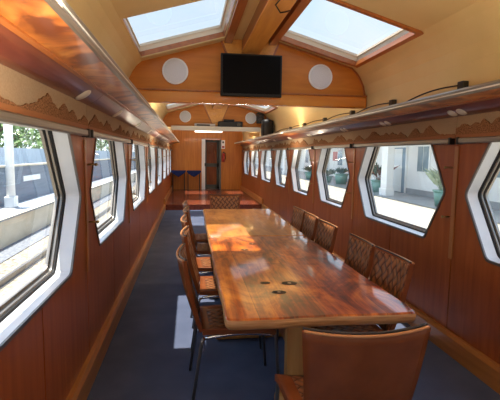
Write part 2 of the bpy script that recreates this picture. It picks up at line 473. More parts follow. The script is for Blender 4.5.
# outer body shell pieces (solid strips round the windows keep daylight out of the wall cavity)
# battens with pegs on the posts between the windows
tno = [0]
for s, G in ((-1, GL), (1, GR)):
    for g in G[1:-1]:
        tno[0] += 1
        t = empty('trim_%d' % tno[0], (s * XW, g - .0, .72))
        tag(t, 'narrow wooden batten with pegs on the post between two windows', 'trim', kind='structure')
        MB().box(-s * .012 if s > 0 else 0, 0 if s > 0 else .012, -.022, .022, 0, .86, .004).build('batten', M['batten_wood'], t)
        for z in (.32, .70):
            a = MB(); a.cyl((-s * .03, .05, z), .006, .06, 'x', 10); a.ball((-s * .062, .05, z), .011, seg=10)
            a.build('peg', M['brass'], t)

# ------------------------------------------------------------------ pelmets and curtain tracks
def pelmet(s, g0, g1, k, side):
    X = s * XW
    o = empty('pelmet_board', (X, (g0 + g1) / 2, Z_TR))
    L = (g1 - g0) / 2 - .004
    xs = sorted((0, -s * .022))
    MB().box(xs[0], xs[1], -L, L, 0, Z_PL - Z_TR + .012, .003).build('backing', M['pelmet'], o)
    # mountain range silhouette in raised pile
    rnd = random.Random(100 + k + (50 if s > 0 else 0))
    n = 110; top = []
    peaks = [(rnd.uniform(-L, L), rnd.uniform(.06, .130), rnd.uniform(.12, .30)) for _ in range(12)]
    for i in range(n + 1):
        y = -L + 2 * L * i / n
        h = .038 + .006 * math.sin(y * 9 + k)
        for py, ph, pw in peaks: h = max(h, ph - abs(y - py) * ph / pw * .8)
        top.append((y, h + .010 * noise.noise(Vector((y * 22, k * 3.1, s))) + rnd.uniform(-.005, .005)))
    a = MB()
    x0, x1 = -s * .022, -s * .029
    for (ya, ha), (yb, hb) in zip(top, top[1:]):
        a.face([(x1, ya, .024), (x1, yb, .024), (x1, yb, hb), (x1, ya, ha)])
        a.face([(x1, ya, ha), (x1, yb, hb), (x0, yb, hb), (x0, ya, ha)])
    a.build('mountain_relief', M['relief'], o)
    xs = sorted((-s * .022, -s * .03))
    MB().box(xs[0], xs[1], -L, L, 0, .026, .002).build('bottom_band', M['relief_base'], o)
    tag(o, None, 'pelmet', 'mountain pelmets along the %s wall' % side)
    o['label'] = pel_label(side, k)
def ordw(k):
    return ['nearest', 'second', 'third', 'fourth', 'fifth', 'sixth', 'seventh', 'eighth'][k]
def pel_label(side, k):
    return 'beige pelmet with brown mountain outline above the %s %s-hand window in view' % (ordw(k), side)
def track(s, g0, g1, k, side):
    X = s * XW
    o = empty('curtain_track', (X, (g0 + g1) / 2, 1.60))
    L = (g1 - g0) / 2 - .06
    a = MB(); pr = [(0, 0), (-s * .035, 0), (-s * .042, .008), (-s * .042, .034), (-s * .035, .04), (0, .04)]
    a.prism_y(pr, -L, L); a.build('rail', M['alu'], o)
    for e in (-1, 1):
        xs = sorted((0, -s * .05)); ys = sorted((e * L, e * (L + .02)))
        MB().box(xs[0], xs[1], ys[0], ys[1], -.006, .046, .004).build('end_bracket', M['dark_metal'], o)
    tag(o, 'grey metal curtain track over the %s %s-hand window in view' % (ordw(k), side), 'curtain track', 'curtain tracks along the %s wall' % side)
for s, bays, side, i0 in ((-1, baysL, 'left', 2), (1, baysR, 'right', 2)):
    for k, (g0, g1) in enumerate(bays[i0:]):
        pelmet(s, g0, g1, k, side); track(s, g0, g1, k, side)

# ------------------------------------------------------------------ luggage racks
def rack(s, G, side):
    o = empty('luggage_rack', (s * XW, 0, 1.80))
    tag(o, 'long lacquered luggage rack with reading lights along the %s wall' % side, 'luggage rack', 'luggage racks')
    def P(dx, z): return (-s * dx, z - 1.80)
    yb, yf = YB + .02, YF - .25
    seams = [g for g in G if yb < g < yf]
    cuts = [yb] + seams + [yf]
    for a_, b_ in zip(cuts, cuts[1:]):
        a = MB()     # bulged lower panel
        prof = [P(.0, 1.800)]
        for k in range(9):
            w = k / 8
            dx = .012 + .125 * w; z = 1.797 + .083 * w - .018 * math.sin(PI * w)
            prof.append(P(dx, z))
        prof += [P(.137, 1.895), P(0, 1.895)]
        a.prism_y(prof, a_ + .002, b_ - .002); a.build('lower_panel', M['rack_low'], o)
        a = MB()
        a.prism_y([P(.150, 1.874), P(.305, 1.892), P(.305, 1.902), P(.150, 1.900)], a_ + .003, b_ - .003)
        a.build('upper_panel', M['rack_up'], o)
    MB().prism_y([P(.132, 1.862), P(.152, 1.866), P(.152, 1.91), P(.132, 1.91)], yb, yf).build('divider', M['trim_wood'], o)
    MB().prism_y([P(0, 1.905), P(.31, 1.905), P(.31, 1.915), P(0, 1.915)], yb, yf).build('shelf_board', M['trim_wood'], o)
    a = MB()
    a.prism_y([P(.300, 1.884), P(.318, 1.880), P(.327, 1.886), P(.327, 1.894), P(.300, 1.894)], yb, yf)
    a.prism_y([P(.306, 1.892), P(.321, 1.892), P(.321, 1.902), P(.306, 1.902)], yb, yf)
    a.prism_y([P(.300, 1.902), P(.325, 1.902), P(.328, 1.915), P(.320, 1.927), P(.300, 1.927)], yb, yf)
    a.build('rail', M['alu'], o)
    MB().prism_y([P(.318, 1.8935), P(.3265, 1.8935), P(.3265, 1.9025), P(.318, 1.9025)], yb, yf).build('rail_highlight_line', M['rail_highlight'], o, 'painted highlight line along the rail')  # thin pale strip draws the rail's highlight in colour
    # reading lights in pairs
    ys = [2.62, 3.80, 5.22, 6.75, 8.3, 9.8, 11.5] if s < 0 else [1.75, 2.97, 4.14, 5.3, 6.9, 8.3, 9.8, 11.5]
    nrm = Vector((-s * .083, 0, -.125)).normalized() if False else Vector((-s * .55, 0, -.83)).normalized()
    for y in ys:
        for d in ((0,) if s < 0 else (-.055, .055)):
            a = MB(); k_ = 1.35 if s < 0 else 1.0
            b = bmesh.new(); bmesh.ops.create_uvsphere(b, u_segments=18, v_segments=10, radius=1)
            for v in b.verts: v.co = Vector((v.co.x * .036 * k_, v.co.y * .050 * k_, v.co.z * .010))
            for f in b.faces: f.smooth = True
            rot = Vector((0, 0, -1)).rotation_difference(nrm).to_matrix().to_4x4()
            xx, zz = P(.072, 1.822)
            a._merge(b, 0, Matrix.Translation((xx, y + d, zz)) @ rot)
            l = a.build('reading_light', M['lamp_white'], o, 'oval ivory reading light')
    # curved struts up to the ceiling
    ys = [3.02, 4.14, 5.22, 6.32, 7.47, 8.55] if s > 0 else [3.0, 5.1, 7.2]
    for y in ys:
        pts = []
        for k in range(11):
            w = k / 10
            pts.append((-s * (.28 - .255 * w), y + .42 - .40 * w, .115 + .112 * w + .030 * math.sin(w * PI)))
        if s > 0:
            st = MB().tube(pts, .006, 8).build('strut', M['dark_metal'], o)
            xs = sorted((-s * .03, s * .02))
            MB().box(xs[0], xs[1], y - .035, y + .035, .165, .255, .006).build('bracket_plate', M['dark_metal'], st)
    return o
rackL = rack(-1, GL, 'left')
rackR = rack(1, GR, 'right')

# ------------------------------------------------------------------ ceiling
SKY = [(-1.55, -.35), (.05, 1.30), (3.43, 4.74), (9.25, 10.60), (11.62, 12.85), (14.75, 16.0)]
XS0, XS1 = .30, 1.165                    # skylight opening along the slope
def zs(x): return 2.77 + (x - .25) * (2.52 - 2.77) / (1.13 - .25)
arc = [(1.36, 1.90), (1.362, 2.10), (1.36, 2.19), (1.335, 2.30), (1.29, 2.39), (1.245, 2.452), (1.185, 2.504)]
ceil = MB()
def strip(s, prof, y0, y1):
    for (xa, za), (xb, zb) in zip(prof, prof[1:]):
        f = ceil.face([(s * xa, y0, za), (s * xa, y1, za), (s * xb, y1, zb), (s * xb, y0, zb)]); f.smooth = False
for s in (-1, 1):
    strip(s, arc + [(XS1, zs(XS1))], YB - .1, YF + .1)
    strip(s, [(XS0, zs(XS0)), (.25, 2.77), (0, 2.78)], YB - .1, YF + .1)
    y = YB - .1
    for a_, b_ in SKY + [(YF + .1, None)]:
        strip(s, [(XS1, zs(XS1)), (XS0, zs(XS0))], y, a_)
        y = b_
oc = ceil.build('ceiling', M['cream'], recalc=False)
tag(oc, 'cream curved vault ceiling with skylight openings', 'ceiling', kind='structure')
md = oc.modifiers.new('thick', 'SOLIDIFY'); md.thickness = .03; md.offset = 1.0

# skylights
nrmL = Vector((-(2.77 - 2.52), 0, (1.13 - .25))).normalized()   # for s=+1 : outward normal
for a_, b_ in SKY:
    for s in (-1, 1):
        win_no[0] += 1
        nn = Vector((s * (2.77 - 2.52), 0, .88)).normalized()
        tx = Vector((s * .88, 0, -.25)).normalized()
        cx = s * (XS0 + XS1) / 2; ctr = Vector((cx, (a_ + b_) / 2, zs(abs(cx))))
        hu = (XS1 - XS0) / 2 / abs(tx.x); hv = (b_ - a_) / 2
        w = empty('window_%d' % win_no[0], ctr)
        tag(w, 'wood-framed skylight in the %s ceiling slope' % ('left' if s < 0 else 'right'), 'skylight', kind='structure')
        def pt(u, v, h): return tx * u + Vector((0, 1, 0)) * v + nn * h
        def rr(mb, u1, v1, h1, u2, v2, h2):
            A = [(-u1, -v1), (u1, -v1), (u1, v1), (-u1, v1)]; B = [(-u2, -v2), (u2, -v2), (u2, v2), (-u2, v2)]
            for i in range(4):
                j = (i + 1) % 4
                mb.face([pt(*A[i], h1), pt(*A[j], h1), pt(*B[j], h2), pt(*B[i], h2)])
        a = MB(); e = .042
        rr(a, hu + e, hv + e, 0, hu + e, hv + e, -.02); rr(a, hu + e, hv + e, -.02, hu - .004, hv - .004, -.02); rr(a, hu - .004, hv - .004, -.02, hu - .004, hv - .004, .03)
        a.build('frame', M['trim_wood'], w, recalc=False)
        a = MB()
        rr(a, hu + .006, hv + .006, .0, hu - .01, hv - .01, .075); rr(a, hu - .01, hv - .01, .075, hu - .022, hv - .022, .075); rr(a, hu - .022, hv - .022, .075, hu - .022, hv - .022, .10)
        a.build('well', M['lamp_white'], w, recalc=False)
        a = MB(); a.face([pt(-hu, -hv, .10), pt(hu, -hv, .10), pt(hu, hv, .10), pt(-hu, hv, .10)])
        a.build('glass_pane', M['sky_glass'], w, recalc=False)

# ridge: centre beam and the trims beside the skylights
rb = empty('ridge_beam', (0, 0, 2.60))
tag(rb, 'light oak boxed beam running along the ceiling ridge', 'beam')
a = MB()
for y0, y1 in ((YB, 4.88), (4.98, 10.86), (10.96, YF)):
    a.box(-.10, .10, y0, y1, 0, .018, .004)
a.build('soffit_board', M['beam_wood'], rb)
a = MB()
for y0, y1 in ((YB, 4.88), (4.98, 10.86), (10.96, YF)):
    a.box(-.094, -.075, y0, y1, .01, .185); a.box(.075, .094, y0, y1, .01, .185)
a.build('side_board', M['trim_wood'], rb)
for s in (-1, 1):
    tno[0] += 1
    a = MB()
    for y0, y1 in ((YB, 4.88), (4.98, 10.86), (10.96, YF)):
        a.box(min(s * .205, s * .285), max(s * .205, s * .285), y0, y1, 2.70, 2.765, .004)
        a.box(min(s * .10, s * .21), max(s * .10, s * .21), y0, y1, 2.755, 2.775)
    tag(a.build('trim_%d' % tno[0], M['trim_wood']), 'wooden ceiling trim beside the ridge beam, %s' % ('left' if s < 0 else 'right'), 'trim', kind='structure')

# ------------------------------------------------------------------ bulkheads with speakers
def bulk_profile():
    P = [(-1.345, 2.12)]
    half = [(1.36, 2.19), (1.335, 2.30), (1.29, 2.39), (1.245, 2.452), (1.185, 2.504), (.25, 2.77)]
    L = [(-x, z) for x, z in half]; R = half[::-1]
    return [(-1.36, 2.12)] + L + [(0, 2.775)] + R + [(1.36, 2.12)]
def bulkhead(Y, label, fascia=True):
    o = empty('bulkhead', (0, Y, 2.06))
    tag(o, label, 'bulkhead')
    pr = [(x * .998, z - 2.06 - .004) for x, z in bulk_profile()]
    if fascia: pr[0] = (pr[0][0], -.012); pr[-1] = (pr[-1][0], -.012)
    else: pr[0] = (pr[0][0], .085); pr[-1] = (pr[-1][0], .085)
    MB().prism_y(pr, 0, .05).build('panel', M['bulk_wood'], o)
    # dark edge bead following the vault
    a = MB()
    for (xa, za), (xb, zb) in zip(pr[1:-1], pr[2:-1]):
        d = Vector((xb - xa, 0, zb - za)).normalized(); n = Vector((d.z, 0, -d.x)) 
        q0, q1 = Vector((xa, 0, za)), Vector((xb, 0, zb))
        A = [q0, q1, q1 + n * .018, q0 + n * .018]
        f = [a.bm.verts.new((p.x, -.012, p.z)) for p in A]; g = [a.bm.verts.new((p.x, .0, p.z)) for p in A]
        a.bm.faces.new(f)
        for i in range(4): a.bm.faces.new([f[i], f[(i + 1) % 4], g[(i + 1) % 4], g[i]])
    a.build('edge_bead', M['trim_wood'], o)
    a = MB(); K = [(-.085, .14), (.085, .14), (.31, .672), (0, .694), (-.31, .672)]
    a.prism_y(K, -.03, 0); ks = a.build('keystone_board', M['beam_wood'], o)
    a = MB()
    for sx in (-1, 1): a.prism_y([(sx * .085, .14), (sx * .105, .14), (sx * .33, .668), (sx * .31, .672)], -.036, 0)
    a.build('keystone_edge', M['trim_wood'], ks)
    if fascia:
        MB().box(-1.352, 1.352, -.05, .0, -.01, .112, .006).build('fascia_board', M['fascia'], o, 'lighter glossy board along the bottom')
        MB().box(-1.355, 1.355, -.06, .06, .112, .128, .004).build('ledge', M['trim_wood'], o)
    return o
bulkhead(4.9, 'amber plywood bulkhead carrying the black television and two speakers')
bulkhead(10.9, 'far amber plywood bulkhead above the white shelf', False)
def speaker(x, y, z, label):
    o = empty('wall_speaker', (x, y, z)); tag(o, label, 'speaker', 'round ceiling speakers')
    a = MB(); a.cyl((0, -.008, 0), .140, .016, 'y', 40, bev=.004); a.build('rim', M['white'], o)
    b = MB(); b.cyl((0, -.019, 0), .122, .006, 'y', 40); b.build('grille', M['speaker_grille'], o)
speaker(-.815, 4.9, 2.385, 'round white speaker on the near bulkhead, left of the television')
speaker(.81, 4.9, 2.385, 'round white speaker on the near bulkhead, right of the television')
speaker(-.76, 10.9, 2.40, 'small round white speaker on the far bulkhead, at left')
speaker(.86, 10.9, 2.40, 'small round white speaker on the far bulkhead, at right')

tv = empty('television', (0.005, 4.795, 2.35)); tag(tv, 'black flat television hung on the middle of the near bulkhead', 'television')
MB().box(-.335, .335, -.025, .025, -.225, .225, .008).build('casing', M['black'], tv)
MB().box(-.315, .315, -.0275, -.0255, -.195, .208).build('screen', M['screen'], tv)
MB().box(-.10, .10, .025, .073, -.08, .08, .004).build('wall_mount', M['dark_metal'], tv)
cb = MB(); cb.tube([(.02, 1.9, 2.592), (.03, 2.6, 2.588), (-.02, 3.0, 2.59), (-.04, 3.25, 2.588), (.03, 3.42, 2.590), (.07, 3.4, 2.592), (.101, 3.38, 2.60)], .005, 8)
tag(cb.build('cable', M['black']), 'thin black cable looped under the ridge beam', 'cable')

# white shelf across the car, light fitting below, goods on top
sh = empty('cross_shelf', (0, 10.62, 2.03)); tag(sh, 'white-fronted shelf spanning the car below the far bulkhead', 'shelf')
MB().box(-1.09, 1.06, 0, .275, .085, .11, .003).build('shelf_board', M['beam_wood'], sh)
MB().box(-1.09, 1.06, -.02, .005, .02, .125, .006).build('front_board', M['lamp_white'], sh)
for x in (-1.06, 1.03): MB().box(x - .012, x + .012, 0, .28, -.0, .085).build('bracket', M['beam_wood'], sh)
fl = empty('strip_light', (-.20, 10.72, 2.0)); tag(fl, 'white fluorescent strip light under the far shelf', 'light fitting')
MB().box(-.36, .36, -.05, .05, .05, .115, .008).build('housing', M['white'], fl)
MB().cyl((0, -.0, .035), .018, .66, 'x', 14).build('tube', plain('lit_tube', (.9, .9, .85), .4, emit=(1, .93, .8), es=2.0), fl)
bx = empty('amplifier', (-.29, 10.76, 2.14)); tag(bx, 'low silver amplifier box lying on the far white shelf', 'amplifier')
MB().box(-.25, .25, -.1, .1, .008, .085, .006).build('casing', M['silver'], bx)
MB().box(-.20, .12, -.104, -.099, .03, .065).build('front_panel', M['black'], bx)
for x in (-.2, .2): MB().box(x - .02, x + .02, -.08, .08, 0, .009).build('foot', M['black'], bx)
pj = empty('projector', (.33, 10.76, 2.14)); tag(pj, 'black projector with pale lens on the far white shelf', 'projector')
MB().box(-.30, .30, -.11, .11, .01, .15, .02).build('body', M['black'], pj)
MB().box(-.16, .10, -.09, .09, .15, .20, .015).build('top_housing', M['black'], pj)
a = MB(); a.cyl((.20, -.125, .085), .045, .05, 'y', 20); a.build('lens', M['dark_metal'], pj)
for x in (-.2, .2): MB().box(x - .02, x + .02, -.08, .08, 0, .012).build('foot', M['black'], pj)
lb = empty('loudspeaker', (1.08, 10.86, 2.27)); tag(lb, 'small black box loudspeaker on the far bulkhead beside the round speaker', 'speaker')
MB().box(-.085, .085, -.12, .03, 0, .25, .01).build('cabinet', M['black'], lb)
MB().cyl((0, -.122, .08), .055, .01, 'y', 20).build('woofer', M['dark_metal'], lb)
MB().cyl((0, -.122, .18), .03, .01, 'y', 20).build('tweeter', M['dark_metal'], lb)
bg = empty('equipment_bag', (1.18, 10.35, 1.917)); tag(bg, 'black equipment bag sitting on the right rack by the far shelf', 'bag')
a = MB()
b = bmesh.new(); bmesh.ops.create_cube(b, size=1); bmesh.ops.subdivide_edges(b, edges=b.edges[:], cuts=4, use_grid_fill=True)
for v in b.verts:
    p = v.co.normalized() * .62
    v.co = v.co.lerp(p, .35); v.co = Vector((v.co.x * .26, v.co.y * .34, max(0, (v.co.z + .46) * .42)))
for f in b.faces: f.smooth = True
a._merge(b); a.build('bag_body', M['black'], bg)
MB().tube([(0, -.1, .36), (0, -.08, .43), (0, .0, .45), (0, .08, .43), (0, .1, .36)], .012, 8).build('handle', M['piping'], bg)
wx = MB(); wx.box(.80, 1.04, 10.63, 10.80, 1.935, 2.025, .004)
tag(wx.build('cable_box', M['beam_wood']), 'pale wooden box under the right end of the far shelf', 'box')

# ------------------------------------------------------------------ floor, platform, end walls
a = MB(); a.box(-XW - .02, XW + .02, YB - .05, 11.62, -.04, 0)
tag(a.build('floor', M['carpet']), 'navy blue carpet floor of the carriage', 'floor', kind='structure')
a = MB(); a.box(-XW - .02, XW + .02, 11.6, YF + .05, -.02, .15, .004)
tag(a.build('floor', M['platform']), 'raised glossy dark red wooden floor at the far end', 'floor', kind='structure')

vault = [(-XW - .02, 0), (-1.36, 2.19), (-1.335, 2.30), (-1.29, 2.39), (-1.22, 2.465), (-1.13, 2.52), (-.25, 2.77), (0, 2.785), (.25, 2.77), (1.13, 2.52), (1.22, 2.465), (1.29, 2.39), (1.335, 2.30), (1.36, 2.19), (XW + .02, 0)]
DX0, DX1, DZ = -.10, .50, 2.02
a = MB()
for pr in ([p for p in vault if p[0] < DX0] + [(DX0, zs(.25)), (DX0, 0)], [(DX1, 0), (DX1, zs(.5))] + [p for p in vault if p[0] > DX1],
           [(DX0, DZ), (DX0, 2.77), (0, 2.785), (.25, 2.77), (DX1, zs(.5)), (DX1, DZ)]):
    a.prism_y(pr, YF, YF + .08)
tag(a.build('wall_far', M['end_wood']), 'honey veneered end wall of the carriage', 'wall', kind='structure')
a = MB(); a.prism_y(vault, YB - .08, YB)
tag(a.build('wall_near', M['end_wood']), 'honey veneered end wall behind the viewer', 'wall', kind='structure')

# vestibule behind the door
ve = MB()
ve.box(-.5, .9, 16.68, 18.6, .10, .15); ve.box(-.55, -.5, 16.68, 18.6, .1, 2.3); ve.box(.9, .95, 16.68, 18.6, .1, 2.3); ve.box(-.55, .95, 16.68, 18.6, 2.2, 2.25); ve.box(-.55, .95, 18.55, 18.6, .1, 2.3)
tag(ve.build('wall_vestibule', M['green_metal']), 'dim grey vestibule seen through the end doorway', 'wall', kind='structure')
d1 = empty('door_1', (DX0, YF, .15)); tag(d1, 'open end doorway with a white slid-back door edge', 'door', kind='structure')
MB().box(-.10, .035, -.035, .06, 0, 1.89, .006).build('door_leaf_edge', M['white'], d1)
MB().box(.57, .64, -.02, .06, 0, 1.90, .004).build('jamb', M['green_metal'], d1)
MB().box(-.10, .64, -.02, .06, 1.88, 1.94, .004).build('head', M['trim_wood'], d1)
MB().box(.012, .034, -.06, -.035, .88, 1.0, .006).build('handle', M['black'], d1)
d2 = empty('door_2', (.20, 17.25, .15)); tag(d2, 'grey framed inner door with brown panels seen through the doorway', 'door', kind='structure')
MB().box(-.30, .30, 0, .04, 0, 1.92, .004).build('panel', M['wall_wood'], d2)
a = MB()
for x0, x1, z0, z1 in ((-.31, -.19, 0, 1.92), (.21, .31, 0, 1.92), (-.31, .31, .84, .98), (-.31, .31, 0, .14), (-.31, .31, 1.80, 1.92)): a.box(x0, x1, -.02, .0, z0, z1, .004)
a.build('frame', M['green_metal'], d2)
a = MB(); a.tube([(-.10, -.022, 1.35)] + [(.01 - .11 * math.cos(t), -.022, 1.60 + .11 * math.sin(t)) for t in [PI * k / 12 for k in range(13)]] + [(.12, -.022, 1.35)], .012, 8)
a.build('arch_moulding', M['trim_wood'], d2)
for x in (-.6, .8): pass

sg = empty('safety_sign', (.61, YF - .003, 1.70)); tag(sg, 'white safety notice with red and dark blocks beside the end door', 'sign')
MB().box(-.07, .07, -.006, 0, 0, .32).build('board', M['white'], sg)
MB().box(-.028, .028, -.008, -.006, .205, .275).build('dark_symbol', M['black'], sg)
MB().box(-.045, .045, -.008, -.006, .03, .10).build('red_symbol', M['red'], sg)
ex = empty('fire_extinguisher', (.62, YF - .07, 1.20)); tag(ex, 'red fire extinguisher hung on the end wall below the sign', 'fire extinguisher')
a = MB(); a.cyl((0, 0, .16), .055, .30, 'z', 20, bev=.012); a.ball((0, 0, .31), .053, (1, 1, .6)); a.build('cylinder', M['red'], ex)
MB().cyl((0, 0, .355), .02, .05, 'z', 12).build('valve', M['dark_metal'], ex)
a = MB(); a.box(-.015, .015, -.07, .02, .375, .39, .003); a.build('lever', M['black'], ex)
MB().tube([(.02, -.02, .36), (.07, -.03, .33), (.075, -.03, .2), (.065, -.03, .1)], .009, 8).build('hose', M['black'], ex)
MB().box(-.03, .03, .045, .07, .1, .3, .002).build('bracket', M['dark_metal'], ex)

# high tables with navy cloths by the end wall
def bar_table(x, y, label):
    o = empty('bar_table', (x, y, .15)); tag(o, label, 'table', 'high tables by the end wall')
    MB().box(-.25, .25, -.22, .22, .70, .725, .006).build('tabletop', M['white'], o)
    for sx in (-1, 1):
        for sy in (-1, 1): MB().box(sx * .21 - .014, sx * .21 + .014, sy * .17 - .014, sy * .17 + .014, 0, .70, .003).build('leg', M['black'], o)
    o2 = empty('tablecloth', (x, y, .875)); tag(o2, 'navy cloth with pointed front corner on ' + label.split(' ', 1)[1], 'tablecloth', 'navy tablecloths')
    a = MB()
    n = 12
    def top(u, v): return (-.255 + .51 * u, -.226 + .452 * v, .004)
    a.surf(top, 6, 6, .003)
    def fold(u, v):
        xx = -.255 + .51 * u; L = .04 + .19 * max(0, 1 - abs(u - .5) * 2) ** .8
        return (xx, -.227 - .010 * math.sin(u * 19) * v - .008 * v, .004 - L * v)
    a.surf(fold, 20, 5, .003)
    for sx in (-1, 1):
        def fold2(u, v, sx=sx):
            L = .04 + .14 * max(0, 1 - abs(u - .5) * 2)
            return (sx * (.256 + .006 * v), -.226 + .452 * u, .004 - L * v)
        a.surf(fold2, 12, 4, .003)
    a.build('cloth', M['navy_cloth'], o2)
bar_table(-1.05, 16.1, 'narrow high table in the far left corner')
bar_table(-.50, 16.1, 'narrow high table left of the end door')

# ------------------------------------------------------------------ dining tables
def dining_table(y0, y1, xl0, xr0, xl1, xr1, mat, label, z=.75):
    o = empty('dining_table', ((xl0 + xr0) / 2, (y0 + y1) / 2, 0)); tag(o, label, 'table', 'varnished dining tables')
    ox, oy = o.location.x, o.location.y
    # outline with rounded corners and slightly wavy sides
    rnd = random.Random(int(y0 * 10)); pts = []
    corners = [(xl0, y0), (xr0, y0), (xr1, y1), (xl1, y1)]
    r = .045
    for i in range(4):
        p = Vector(corners[i]); a_ = (Vector(corners[i - 1]) - p).normalized(); b_ = (Vector(corners[(i + 1) % 4]) - p).normalized()
        s_, e_ = p + a_ * r, p + b_ * r
        for k in range(6):
            w = k / 5; pts.append((1 - w) ** 2 * s_ + 2 * w * (1 - w) * p + w * w * e_)
        nx = Vector(corners[(i + 1) % 4]) - b_ * 0
        q_ = Vector(corners[(i + 1) % 4]); nn = Vector((b_.y, -b_.x))
        L = (q_ - p).length
        for k in range(1, 24):
            w = k / 24
            pts.append(p + b_ * (r + (L - 2 * r) * w) + nn * (.004 * math.sin(w * 9 + i) + .002 * math.sin(w * 31 + i)))
    pts = [(p.x - ox, p.y - oy) for p in pts]
    n = len(pts)
    def ringz(mb, off, zz):
        out = []
        for i in range(n):
            p = Vector(pts[i]); t = Vector(pts[(i + 1) % n]) - Vector(pts[i - 1]); nn = Vector((t.y, -t.x)).normalized()
            q_ = p - nn * off; out.append(mb.bm.verts.new((q_.x, q_.y, zz)))
        return out
    a = MB()
    R0 = ringz(a, .004, z - .008); R1 = ringz(a, .012, z)
    f = a.bm.faces.new(R1)
    for i in range(n): g = a.bm.faces.new([R0[i], R0[(i + 1) % n], R1[(i + 1) % n], R1[i]]); g.smooth = True
    top = a.build('tabletop', mat, o)
    a = MB()
    Rs = [ringz(a, .004, z - .008), ringz(a, -.001, z - .02), ringz(a, .002, z - .045), ringz(a, .014, z - .056)]
    for A, B in zip(Rs, Rs[1:]):
        for i in range(n): g = a.bm.faces.new([A[i], A[(i + 1) % n], B[(i + 1) % n], B[i]]); g.smooth = True
    a.bm.faces.new(Rs[-1][::-1])
    a.build('edge', M['table_edge'], o, 'raw pale rounded slab edge')
    for yy in (y0 + .50, y1 - .50):
        t = yy - oy
        p = MB().box(-.07, .07, t - .035, t + .035, .09, z - .056, .006).build('trestle_post', M['post_wood'], o)
        hw = .13 if yy < 2.5 else .43
        a = MB(); a.box(-hw, hw, t - .045, t + .045, .005, .10, .028); a.build('foot_beam', M['post_wood'], o)
        a = MB(); a.box(-.36, .36, t - .03, t + .03, z - .125, z - .057, .006); a.build('top_bearer', M['trim_wood'], o)
    MB().box(-.014, .014, y0 + .5 - oy, y1 - .5 - oy, .28, .40, .004).build('stretcher', M['trim_wood'], o)
    return o
tA = dining_table(1.90, 3.90, -.505, .435, -.50, .42, M['table_a'], 'red varnished slab dining table nearest, with dark round knots')
tB = dining_table(3.915, 5.90, -.50, .42, -.485, .44, M['table_b'], 'amber varnished slab dining table behind the red one', .752)
def knot(t, x, y, r, core=True):
    ox, oy = t.location.x, t.location.y
    a = MB(); a.cyl((x - ox, y - oy, .7503), r, .0012, 'z', 24)
    for v in a.bm.verts: v.co.y = (y - oy) + (v.co.y - (y - oy)) * .8
    k = a.build('knot', M['burn'], t, 'dark round knot')
    if core: MB().cyl((x - ox, y - oy, .7512), r * .25, .0012, 'z', 14).build('knot_core', M['knot_core'], k)
knot(tA, -.18, 2.27, .040); knot(tA, -.085, 2.43, .046); knot(tA, -.225, 2.45, .030, False); knot(tA, -.14, 3.56, .032); knot(tA, -.235, 3.34, .032)

# ------------------------------------------------------------------ chairs
def make_chair():
    o = empty('dining_chair', (0, 0, 0))
    tag(o, '', 'chair', 'leather dining chairs round the tables')
    def seat(u, v):      # u across, v front..back
        w = .225 - .018 * v
        return ((u * 2 - 1) * w, .235 - .445 * v, .462 - .016 * math.sin(PI * u) * (1 - .3 * v) - .022 * max(0, 1 - v * 5) ** 2)
    MB().surf(lambda u, v: seat(1 - u, v), 14, 14, .030).build('seat', M['leather'], o)
    sw = MB().surf(lambda u, v: tuple(Vector(seat(1 - (.15 + .70 * u), .10 + .80 * v)) + Vector((0, 0, .003))), 12, 12, .004)
    sw.build('woven_seat_cover', M['weave'], o)
    def back(u, v):      # front face
        w = .195 + .036 * v
        x = (u * 2 - 1) * w
        bow = .036 * (1 - (u * 2 - 1) ** 2)
        y = -.205 - .098 * v - .012 * math.sin(PI * v) - bow * (.35 + .65 * v)
        zz = .450 + .440 * v - .012 * v * (1 - (u * 2 - 1) ** 2)
        return (x, y, zz)
    bk = MB().surf(lambda u, v: back(1 - u, v), 16, 12, .024).build('backrest', M['leather'], o)
    MB().surf(lambda u, v: tuple(Vector(back(1 - (.04 + .92 * u), .05 + .92 * v)) + Vector((0, .0035, .001))), 14, 12, .005).build('woven_back_panel', M['weave'], bk)
    e = [back(k / 24, 1) for k in range(25)]
    MB().tube([(x, y - .003, z + .003) for x, y, z in e], .0055, 8).build('piping', M['piping'], bk)
    e2 = [back(k / 24, 1) for k in range(25)]
    MB().tube([(x, y - .020, z - .001) for x, y, z in e2], .006, 8).build('top_edge', M['edge_leather'], bk)
    for sx in (-1, 1):
        x = sx * .205
        fr = []
        for k in range(13):
            w = k / 12; fr.append((x, .225 - .43 * w, .408 + .020 * math.sin(PI * w)))
        MB().tube(fr, .011, 10).build('side_frame', M['chrome'], o)
        MB().tube([(x, .225, .410), (x * 1.02, .235, .385), (x * 1.06, .262, 0.0)], .010, 10).build('leg', M['steel'], o)
        MB().tube([(x, -.205, .410), (x * 1.02, -.217, .385), (x * 1.06, -.272, 0.0)], .010, 10).build('leg', M['steel'], o)
    for y in (.15, -.14): MB().tube([(-.205, y, .418), (.205, y, .418)], .009, 8).build('cross_bar', M['dark_metal'], o)
    return o
chair0 = make_chair()
used = [False]
def place(x, y, rz, label):
    o = chair0 if not used[0] else copy_tree(chair0)
    used[0] = True
    o.location = (x, y, 0); o.rotation_euler = (0, 0, rz); o['label'] = label
    return o
place(-.035, 1.735, math.radians(-1), 'brown leather dining chair at the near end, its plain back to the viewer')
place(-.125, 6.17, PI + .03, 'woven-front leather chair at the far end of the amber table')
LY = [(2.70, 'nearest in the aisle-side row left of the tables'), (3.42, 'second from the near end in the left row'), (4.12, 'third from the near end in the left row'), (4.80, 'fourth from the near end in the left row'), (5.42, 'farthest in the left row')]
for k, (y, t) in enumerate(LY):
    place(-.385 + .012 * (k % 2), y, -PI / 2 + .03 * (-1) ** k, 'brown leather dining chair, ' + t)
